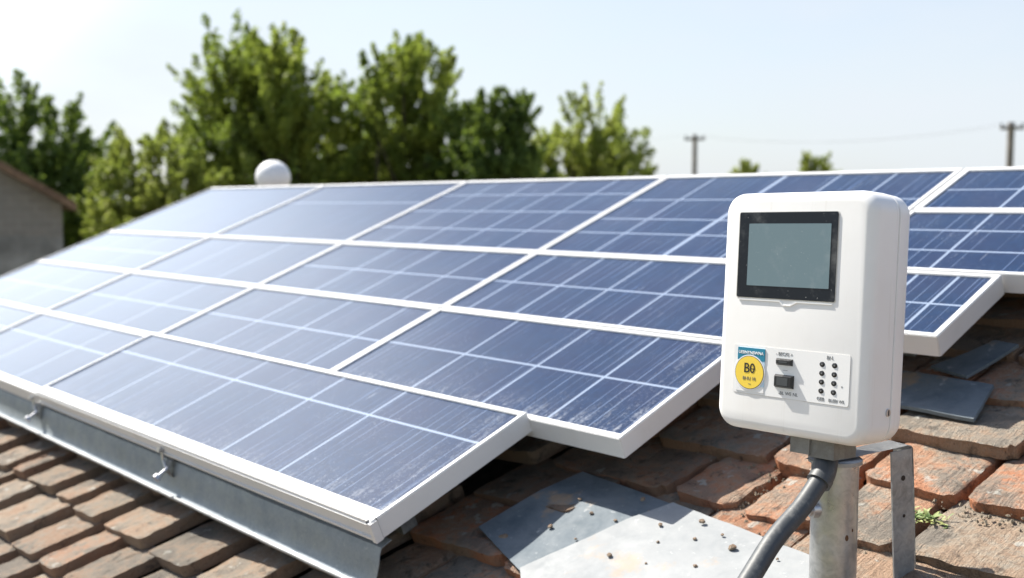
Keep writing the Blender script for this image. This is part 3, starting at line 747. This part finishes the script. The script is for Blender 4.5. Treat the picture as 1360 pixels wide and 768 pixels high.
    # slash inside the zero, as printed
    bm = bmesh.new(); box(bm, -.0650, -.0580, -.0034, -.0026, -.0912, -.0900); bmo('letter_bar', bm, M_ink, st_root, DM)
    text('small_letters', 'BNU 10', -.0690, -.1065, .0075, -.0032, M_greyink, 1.0)
    text('small_letters', '~', -.0680, -.1145, .0075, -.0032, M_greyink)
    text('band_letters', 'UEBNYNBWNA', -.0680, -.0655, .0068, -.0023, M_whiteink, 1.0, off=.0001)
    text('button_caption', '- BEC/G >', -.0070, -.0625, .0072, -.0010, M_greyink)
    text('button_caption', '-BL WE NI.', .0030, -.1232, .0075, -.0010, M_greyink)
    text('button_caption', '.......', -.0040, -.0858, .006, -.0010, M_greyink)
    text('indicator_caption', 'BN.', .0735, -.0610, .0078, -.0010, M_greyink)
    text('indicator_caption', 'GEB', .0600, -.1238, .0072, -.0010, M_greyink)
    text('indicator_caption', 'BLEBI WI.', .0872, -.1242, .0066, -.0010, M_greyink)
    text('indicator_caption', 'x', .0950, -.1015, .005, -.0010, M_greyink)
    # buttons
    for x0, x1, z0, z1, d in ((-.0214, .0100, -.0805, -.0684, .0065), (-.0226, .0134, -.1155, -.0935, .0075)):
        bm = bmesh.new(); vs = [(x0, 0.001, z0), (x1, 0.001, z0), (x1, 0.001, z1), (x0, 0.001, z1)]
        A4 = [bm.verts.new(v) for v in vs]; i_ = .0035
        B4 = [bm.verts.new((x + (i_ if x == x0 else -i_), -d, z + (i_ if z == z0 else -i_))) for x, _, z in vs]
        bm.faces.new(A4); bm.faces.new(B4)
        for k in range(4): bm.faces.new((A4[k], A4[(k + 1) % 4], B4[(k + 1) % 4], B4[k]))
        b = bmo('button', bm, M_btn, root, DM, bevel=.0012, seg=2, smooth=True)
        bm = bmesh.new(); prism(bm, rrect(x0 + .008, x1 - .008, z0 + .0048, z1 - .0048, .001, 2), -d - .0003, -d + .001); bmo('button_inlay', bm, M_btnface, b, DM)
    for cx in (.0604, .0814):
        for cz in (-.0716, -.0851, -.0982, -.1117):
            bm = bmesh.new(); prof = [(.0041, .001), (.0041, -.0010), (.0034, -.0015), (.0018, -.0018)]; rg = []
            for rr, y in prof: rg.append([bm.verts.new((cx + rr * 1.12 * cos(2 * pi * k / 18), y, cz + rr * sin(2 * pi * k / 18))) for k in range(18)])
            for Aa, B in zip(rg, rg[1:]):
                for k in range(18): bm.faces.new((Aa[k], Aa[(k + 1) % 18], B[(k + 1) % 18], B[k]))
            bm.faces.new(rg[0]); bm.faces.new(rg[-1])
            k_ = bmo('round_key', bm, M_btn, root, DM, smooth=True)
            bm = bmesh.new(); box(bm, cx - .0012, cx + .0012, -.0020, -.0012, cz - .0012, cz + .0012); bmo('key_mark', bm, M_greyink, k_, DM)
    # cable gland block below the box
    bm = bmesh.new(); box(bm, .000, .034, .016, .060, -BH / 2 - .024, -BH / 2 + .004); g = bmo('gland_block', bm, M_greyplastic, root, DM, bevel=.004, seg=3, smooth=True)
    bm = bmesh.new(); box(bm, .030, .074, .020, .083, -BH / 2 - .027, -BH / 2 + .004); bmo('gland_block', bm, M_greyplastic, root, DM, bevel=.009, seg=4, smooth=True)
    return root
build_meter()

def build_pole():
    px, py, zt = .512, 1.675, CAMZ - .404
    M0 = Matrix.Translation((px, py, zt - .40))
    root = empty('mounting_pole', M0, 'galvanised steel pole carrying the white meter box', 'pole')
    R = .0365
    bm = bmesh.new(); tube(bm, [(0, 0, 0), (0, 0, .1), (0, 0, .2), (0, 0, .40)], R, 48); bmo('tube', bm, M_pole, root, M0, smooth=True)
    bm = bmesh.new(); tube(bm, [(0, 0, .398), (0, 0, .404)], R + .005, 48); bmo('top_flange', bm, M_galv, root, M0, bevel=.001, smooth=True)
    bm = bmesh.new(); tube(bm, [(-.030, -.012, .325), (-.046, -.016, .325)], .010, 6); tube(bm, [(-.030, -.012, .325), (-.042, -.0155, .325)], .0135, 20)
    bmo('bolt', bm, M_bolt, root, M0, smooth=True)
    # faint rust spots: raised pits
    for dx, z, s in ((.010, .285, .0035), (.020, .296, .0018)):
        bm = bmesh.new(); y = -sqrt((R) ** 2 - dx * dx)
        tube(bm, [(dx, y + .002, z), (dx, y - .0006, z)], [s, s * .8], 12)
        for v in bm.verts: v.co.z = z + (v.co.z - z) * 1.7
        bmo('rust_spot', bm, mat('rust', (.12, .06, .03), .9), root, M0)
build_pole()

def build_bracket():
    # strap from the pole top out to the right, folded down into a vertical leg standing on the tiles
    P0 = Vec((.500, 1.668, CAMZ - .3985)); P1 = Vec((.641, 1.737, CAMZ - .388))
    d = (P1 - P0); L = d.length; d.normalize(); sd_ = Vec((-d.y, d.x, 0)).normalized(); up = d.cross(sd_)
    M0 = Matrix(((d.x, sd_.x, up.x, P0.x), (d.y, sd_.y, up.y, P0.y), (d.z, sd_.z, up.z, P0.z), (0, 0, 0, 1)))
    root = empty('steel_bracket', M0, 'folded flat steel bracket running from the pole top down to the tiles', 'bracket')
    bm = bmesh.new(); hw = .0215
    rings = []
    pts = [(-.03, 0), (.03, 0), (L * .6, 0), (L - .010, 0), (L - .004, -.0015), (L - .0005, -.005), (L, -.010), (L + .001, -.05), (L + .001, -.2), (L + .001, -.375)]
    # leg turned so that its flat side faces the camera
    for i, (x, z) in enumerate(pts):
        rings.append([bm.verts.new((x, s * hw, z)) for s in (-1, 1)])
    for p, q in zip(rings, rings[1:]): bm.faces.new((p[0], p[1], q[1], q[0]))
    bmesh.ops.solidify(bm, geom=bm.faces[:], thickness=.0032)
    bmo('strap', bm, M_galv, root, M0, bevel=.0006, seg=1)
    # channel flange of the leg (faces the camera)
    bm = bmesh.new(); box(bm, L - .047, L - .0025, -hw, -hw + .003, -.375, -.006); bmo('leg_flange', bm, M_galv, root, M0, bevel=.0008, seg=1)
    bm = bmesh.new(); tube(bm, [(L, 0.006, -.022), (L + .008, .006, -.022)], .0085, 16); tube(bm, [(L + .007, .006, -.022), (L + .011, .006, -.022)], .005, 6)
    bmo('bolt', bm, M_bolt, root, M0, smooth=True)
    for z, s in ((-.052, .0045), (-.115, .003)):
        bm = bmesh.new(); tube(bm, [(L - .023, -hw + .001, z), (L - .023, -hw - .0004, z)], s, 14); bmo('bolt_hole', bm, mat('hole_dark', (.03, .02, .015), .9), root, M0)
build_bracket()

def build_cable():
    ctl = [Vec((.487, 1.640, -.376)), Vec((.484, 1.630, -.394)), Vec((.474, 1.612, -.412)), Vec((.455, 1.596, -.432)), Vec((.43, 1.575, -.455)), Vec((.385, 1.54, -.488)), Vec((.345, 1.50, -.525)), Vec((.29, 1.44, -.575)), Vec((.22, 1.37, -.625)), Vec((.12, 1.28, -.665)), Vec((0, 1.18, -.70)), Vec((-.2, 1.0, -.78))]
    pts = []
    for i in range(len(ctl) - 1):
        p0, p1, p2, p3 = ctl[max(0, i - 1)], ctl[i], ctl[i + 1], ctl[min(len(ctl) - 1, i + 2)]
        for k in range(6):
            t = k / 6; pts.append(.5 * ((2 * p1) + (-p0 + p2) * t + (2 * p0 - 5 * p1 + 4 * p2 - p3) * t * t + (-p0 + 3 * p1 - 3 * p2 + p3) * t ** 3) + CZ)
    M0 = Matrix.Translation(pts[0])
    root = empty('cable', M0, 'thick grey conduit curving from under the meter box down to the lower left', 'cable')
    loc = [p - pts[0] for p in pts]
    bm = bmesh.new(); tube(bm, loc[12:], .0148, 24); bmo('conduit', bm, M_cable, root, M0, smooth=True)
    bm = bmesh.new(); tube(bm, loc[0:15], [.0182] * 13 + [.0178, .0176], 24); bmo('elbow', bm, M_cable, root, M0, smooth=True)
    bm = bmesh.new(); tube(bm, loc[13:16], .0190, 24); bmo('coupling_ring', bm, M_cable, root, M0, smooth=True)
build_cable()

# ------------------------------------------------------------ background
def build_dome():
    c = Vec((-1.478, 6.68, CAMZ + .165)); M0 = Matrix.Translation(c)
    root = empty('roof_vent', Matrix.Translation(c - Vec((0, 0, .35))), 'white round dome vent poking up behind the top edge of the array', 'roof vent')
    bm = bmesh.new(); bmesh.ops.create_uvsphere(bm, u_segments=40, v_segments=24, radius=.107)
    bmo('dome', bm, mat('white_dome', (.80, .80, .80), .35), root, M0, smooth=True)
    bm = bmesh.new(); tube(bm, [(0, 0, -.6), (0, 0, -.08)], .05, 20); bmo('vent_pipe', bm, M_frame, root, M0, smooth=True)
build_dome()

def build_barn():
    D = 13.0; x1 = (84 - 680) / 1427 * D; 
    M0 = Matrix.Translation((x1, D, 0)) @ Matrix.Rotation(rad(29), 4, 'Z')
    root = empty('barn', M0, 'old grey stone and plaster outbuilding with a brown sloping roof at the left edge', 'outbuilding')
    m = mat('old_plaster', rough=.95); t = NT(m); P = t.coord('Object')
    br = t.new('ShaderNodeTexBrick'); t.put(br.inputs[0], t.coord('Object', (1, 1, 1), rot=(rad(90), 0, 0))); br.inputs['Scale'].default_value = 2.6
    br.inputs['Color1'].default_value = (.25, .22, .20, 1); br.inputs['Color2'].default_value = (.17, .15, .14, 1); br.inputs['Mortar'].default_value = (.28, .27, .25, 1)
    sp = t.new('ShaderNodeSeparateXYZ'); t.put(sp.inputs[0], P)
    up = t.ramp(t.math('ADD', sp.outputs[2], t.math('MULTIPLY', t.noise(P, 3, 4), .25)), 4.72, 4.76)
    pl = t.mix(t.ramp(t.noise(P, 1.6, 7, .7), .3, .7), (.30, .29, .28), (.13, .125, .12))
    t.put(t.b.inputs['Base Color'], t.mix(up, pl, t.mix(t.ramp(t.noise(P, 5, 6, .7), .3, .65, .25, .9), br.outputs['Color'], (.20, .185, .17)))); t.put(t.b.inputs['Normal'], t.bump(t.noise(P, 12, 6, .7), .6, .03))
    bm = bmesh.new(); sl = .60
    prism(bm, [(0, 0), (0, 5.0), (-3.0, 5.0 + 3 * sl), (-6.0, 5.0), (-6.0, 0)], 0, 5); bmo('wall', bm, m, root, M0)
    rm = make_dirt('old_roofing', (.12, .075, .05), (.22, .14, .09), 6)
    for s in (1, -1):
        bm = bmesh.new(); e = .14
        P_ = [(e, 5.0 - e * sl + .005), (-3.0, 5.0 + 3 * sl + .005), (-3.0, 5.0 + 3 * sl + .12), (e, 5.0 - e * sl + .10)]
        if s < 0: P_ = [(-6 - x, z) for x, z in P_]
        prism(bm, P_, -.22, 5.2); bmo('roof', bm, rm, root, M0)
build_barn()

def leaf_mat(name, c1, c2, tr=.4):
    m = bpy.data.materials.new(name); m.use_nodes = True; t = NT(m)
    at = t.new('ShaderNodeAttribute', attribute_name='hue')
    c = t.mix(at.outputs['Fac'], c1, c2); t.put(t.b.inputs['Base Color'], c); t.b.inputs['Roughness'].default_value = .55
    t.b.inputs['Specular IOR Level'].default_value = .3
    tl = t.new('ShaderNodeBsdfTranslucent'); t.put(tl.inputs[0], t.mix(.5, c, (.30, .42, .05)))
    mx = t.new('ShaderNodeMixShader'); mx.inputs[0].default_value = tr
    t.put(mx.inputs[1], t.b.outputs[0]); t.put(mx.inputs[2], tl.outputs[0]); t.put(t.n['Material Output'].inputs[0], mx.outputs[0]); return m
M_leafD = leaf_mat('leaf_dark', (.04, .08, .022), (.20, .26, .055))
M_leafM = leaf_mat('leaf_mid', (.06, .105, .02), (.40, .43, .085), .48)
M_leafL = leaf_mat('leaf_light', (.16, .20, .04), (.50, .50, .13), .5)
M_bark = make_dirt('bark', (.06, .045, .035), (.12, .09, .065), 3)
FPX = 1426.856
def tree(px, ptop, pw, D, lm, label, seed, shoots=60, leaves=190, leaf=.075, spike=.29, fork=True, low=.32, cat='tree', clump=.30, shape=1.0):
    """px: centre column, ptop: top row, pw: crown width in photo pixels at distance D"""
    rnd = random.Random(seed)
    x = (px - 680) / FPX * D; top = CAMZ + (271.7 - ptop) / FPX * D; Rr = pw / FPX * D / 2
    M0 = Matrix.Translation((x, D, 0)); root = empty('tree', M0, label, cat, 'trees behind the roof')
    bm = bmesh.new(); base = top * low
    split = max(1.2, top * .30); 
    tube(bm, [(0, 0, -.1), (.05, 0, split * .5), (0, .05, split)], [.20 * top / 8, .15 * top / 8, .13 * top / 8], 10)
    top_in = top - (top - base) * .10; cc = Vec((0, 0, (base + top_in) / 2)); hz = (top_in - base) / 2; Rr *= .84
    clumps = []; core = Vec((0, 0, base + .30 * (top - base)))
    for i in range(shoots):
        th = rnd.uniform(0, 2 * pi); u = rnd.uniform(-.85, 1.0); s = sqrt(max(0, 1 - u * u))
        rr = rnd.uniform(.66, .84) if rnd.random() < .62 else rnd.uniform(.25, .62)
        lump = 1 + .22 * mn.noise(Vec((cos(th) * s, sin(th) * s, u)) * 1.7 + Vec((seed * 3.1, 0, 0)))
        tip = cc + Vec((cos(th) * s * Rr * rr * lump, sin(th) * s * Rr * rr * .9, u * hz * rr * lump))
        dirn = (tip - core).normalized(); dirn = (dirn + Vec((rnd.gauss(0, .16), rnd.gauss(0, .16), .40))).normalized()
        clumps.append((tip, dirn))
    # limbs
    for i, (tip, dirn) in enumerate(clumps):
        if i % 3 == 0:
            st = Vec((0, 0, split * rnd.uniform(.85, 1.0))); mid = st.lerp(tip, .5) + Vec((rnd.gauss(0, .15), rnd.gauss(0, .15), .25))
            tube(bm, [st, st.lerp(mid, .5), mid, mid.lerp(tip, .6), tip], [.07 * top / 8, .055 * top / 8, .04 * top / 8, .025, .012], 6)
    bmo('trunk', bm, M_bark, root, M0, smooth=True)
    vs, fs, hue = [], [], []
    for tip, dirn in clumps:
        L = rnd.uniform(.75, 1.4) * spike * Rr * 1.55; Wd = clump * Rr * rnd.uniform(.55, .95); tone = rnd.uniform(0, 1)
        x_ = dirn.cross(Vec((.3, .8, .1))).normalized(); y_ = dirn.cross(x_)
        twigs = [(Vec((rnd.gauss(0, .55), rnd.gauss(0, .55))), rnd.uniform(-.5, .35), rnd.uniform(.45, .9)) for _ in range(6)]
        for k in range(int(leaves * 1.35)):
            tw = twigs[k % 6]; t = rnd.random() ** .8; fat = (1 - t) ** .7 * .17 + .03
            ax_ = tw[0] * (.55 + .75 * t)
            p = tip + dirn * L * (tw[1] + tw[2] * t) + (x_ * (ax_.x + rnd.gauss(0, fat)) + y_ * (ax_.y + rnd.gauss(0, fat))) * Wd
            if p.z < .4: continue
            s = leaf * .84 * rnd.uniform(.6, 1.3)
            n_ = Vec((rnd.gauss(0, 1), rnd.gauss(0, 1), rnd.gauss(.5, 1))).normalized(); a = n_.orthogonal().normalized(); a.rotate(Matrix.Rotation(rnd.uniform(0, 6.28), 3, n_)); b = n_.cross(a)
            i0 = len(vs); vs += [p - a * s, p + b * s * .55 + n_ * s * .12, p + a * s, p - b * s * .55 + n_ * s * .12]; fs.append((i0, i0 + 1, i0 + 2, i0 + 3))
            h = min(1, max(0, tone * .6 + rnd.uniform(0, .4))); hue += [h] * 4
    me = bpy.data.meshes.new('crown'); me.from_pydata(vs, [], fs)
    me.attributes.new('hue', 'FLOAT', 'POINT').data.foreach_set('value', hue)
    link('crown', me, lm, root, M0)
tree(52, 96, 260, 24, M_leafD, 'dark green tree at the far left behind the outbuilding', 21, 85, 290, .085)
tree(215, 126, 255, 19, M_leafL, 'low light green bushy tree between the outbuilding and the white dome', 2, 110, 300, .060, .22, clump=.26)
tree(366, 16, 310, 24, M_leafM, 'tall leafy tree directly above the white dome, with sunlit yellow-green tips', 3, 125, 330, .085)
tree(540, 6, 235, 25, M_leafM, 'tallest tree right of the dome with a trunk showing through gaps in its crown', 4, 95, 300, .085)
tree(650, 76, 200, 23, M_leafD, 'dark pointed tree between the tallest tree and the lighter small tree', 5, 85, 330, .08)
tree(778, 100, 215, 27, M_leafL, 'smaller light green tree at the right end of the tree group', 6, 90, 260, .08)
tree(470, 190, 300, 29, M_leafD, 'dense dark tree filling the low gap behind the two tallest trees', 7, 90, 300, .11, .25)
tree(90, 235, 190, 30, M_leafL, 'low hedge-like light tree seen low between outbuilding and array edge', 10, 60, 200, .09, .2)
tree(990, 202, 66, 70, M_leafL, 'tiny distant tree top just right of the nearer-looking left utility pole', 8, 60, 160, .16, .35)
tree(1083, 198, 76, 70, M_leafL, 'tiny distant tree top above the left edge of the white meter box', 9, 60, 160, .16, .35)

M_wood = make_dirt('old_pole_wood', (.16, .14, .12), (.25, .22, .19), 5)
poles = []
def upole(px, ptop, D, wpx, apx, label):
    x = (px - 680) / FPX * D; top = CAMZ + (271.7 - ptop) / FPX * D; rr = wpx / FPX * D / 2; hw = apx / FPX * D / 2
    M0 = Matrix.Translation((x, D, 0)) @ Matrix.Rotation(rad(-12), 4, 'Z'); root = empty('utility_pole', M0, label, 'utility pole', 'utility poles beyond the roof')
    bm = bmesh.new(); tube(bm, [(0, 0, -.2), (0, 0, top * .5), (0, 0, top)], [rr * 1.3, rr * 1.12, rr], 16); bmo('post', bm, M_wood, root, M0, smooth=True)
    bm = bmesh.new(); box(bm, -hw, hw, -rr - .12, -rr, top - .28, top - .16); arm = bmo('crossarm', bm, M_wood, root, M0, bevel=.01)
    for s in (-.9, 0, .9):
        bm = bmesh.new(); tube(bm, [(s * hw, -rr - .06, top - .16), (s * hw, -rr - .06, top - .04)], [.045, .03], 10); bmo('insulator', bm, M_bezel, arm, M0)
    poles.append([M0 @ Vec((s * hw, -rr - .06, top - .04)) for s in (-.9, 0, .9)])
upole(921, 180, 52, 6.2, 26, 'thin utility pole with crossarm standing left of the white meter box')
upole(1337, 164, 40, 8.8, 29, 'thicker utility pole with crossarm near the right edge of the photo')
wm = mat('wire', (.12, .12, .13), .6)
def wire(p, q, sag, name, label):
    M0 = Matrix.Translation(p); bm = bmesh.new()
    pts = []
    for i in range(25):
        t = i / 24; w = p.lerp(q, t); w.z -= sag * 4 * t * (1 - t); pts.append(w - p)
    tube(bm, pts, .0028, 6); tag(bmo('overhead_wire', bm, wm, None, M0), label, 'overhead wire', name)
for k in range(3):
    lab = ['left-hand', 'middle', 'right-hand'][k]
    wire(poles[0][k], poles[1][k], .5, 'wires between the utility poles', f'thin overhead wire on the {lab} insulators between the two utility poles')
    wire(poles[1][k], poles[1][k] + Vec((22, -12, .6)), .6, 'wires leaving the right utility pole', f'thin overhead wire leaving the {lab} insulator of the right utility pole')
wire(poles[0][0], poles[0][0] + Vec((-45, 18, -1.0)), .8, 'wires leaving the left utility pole', 'thin overhead wire running left from the left utility pole')
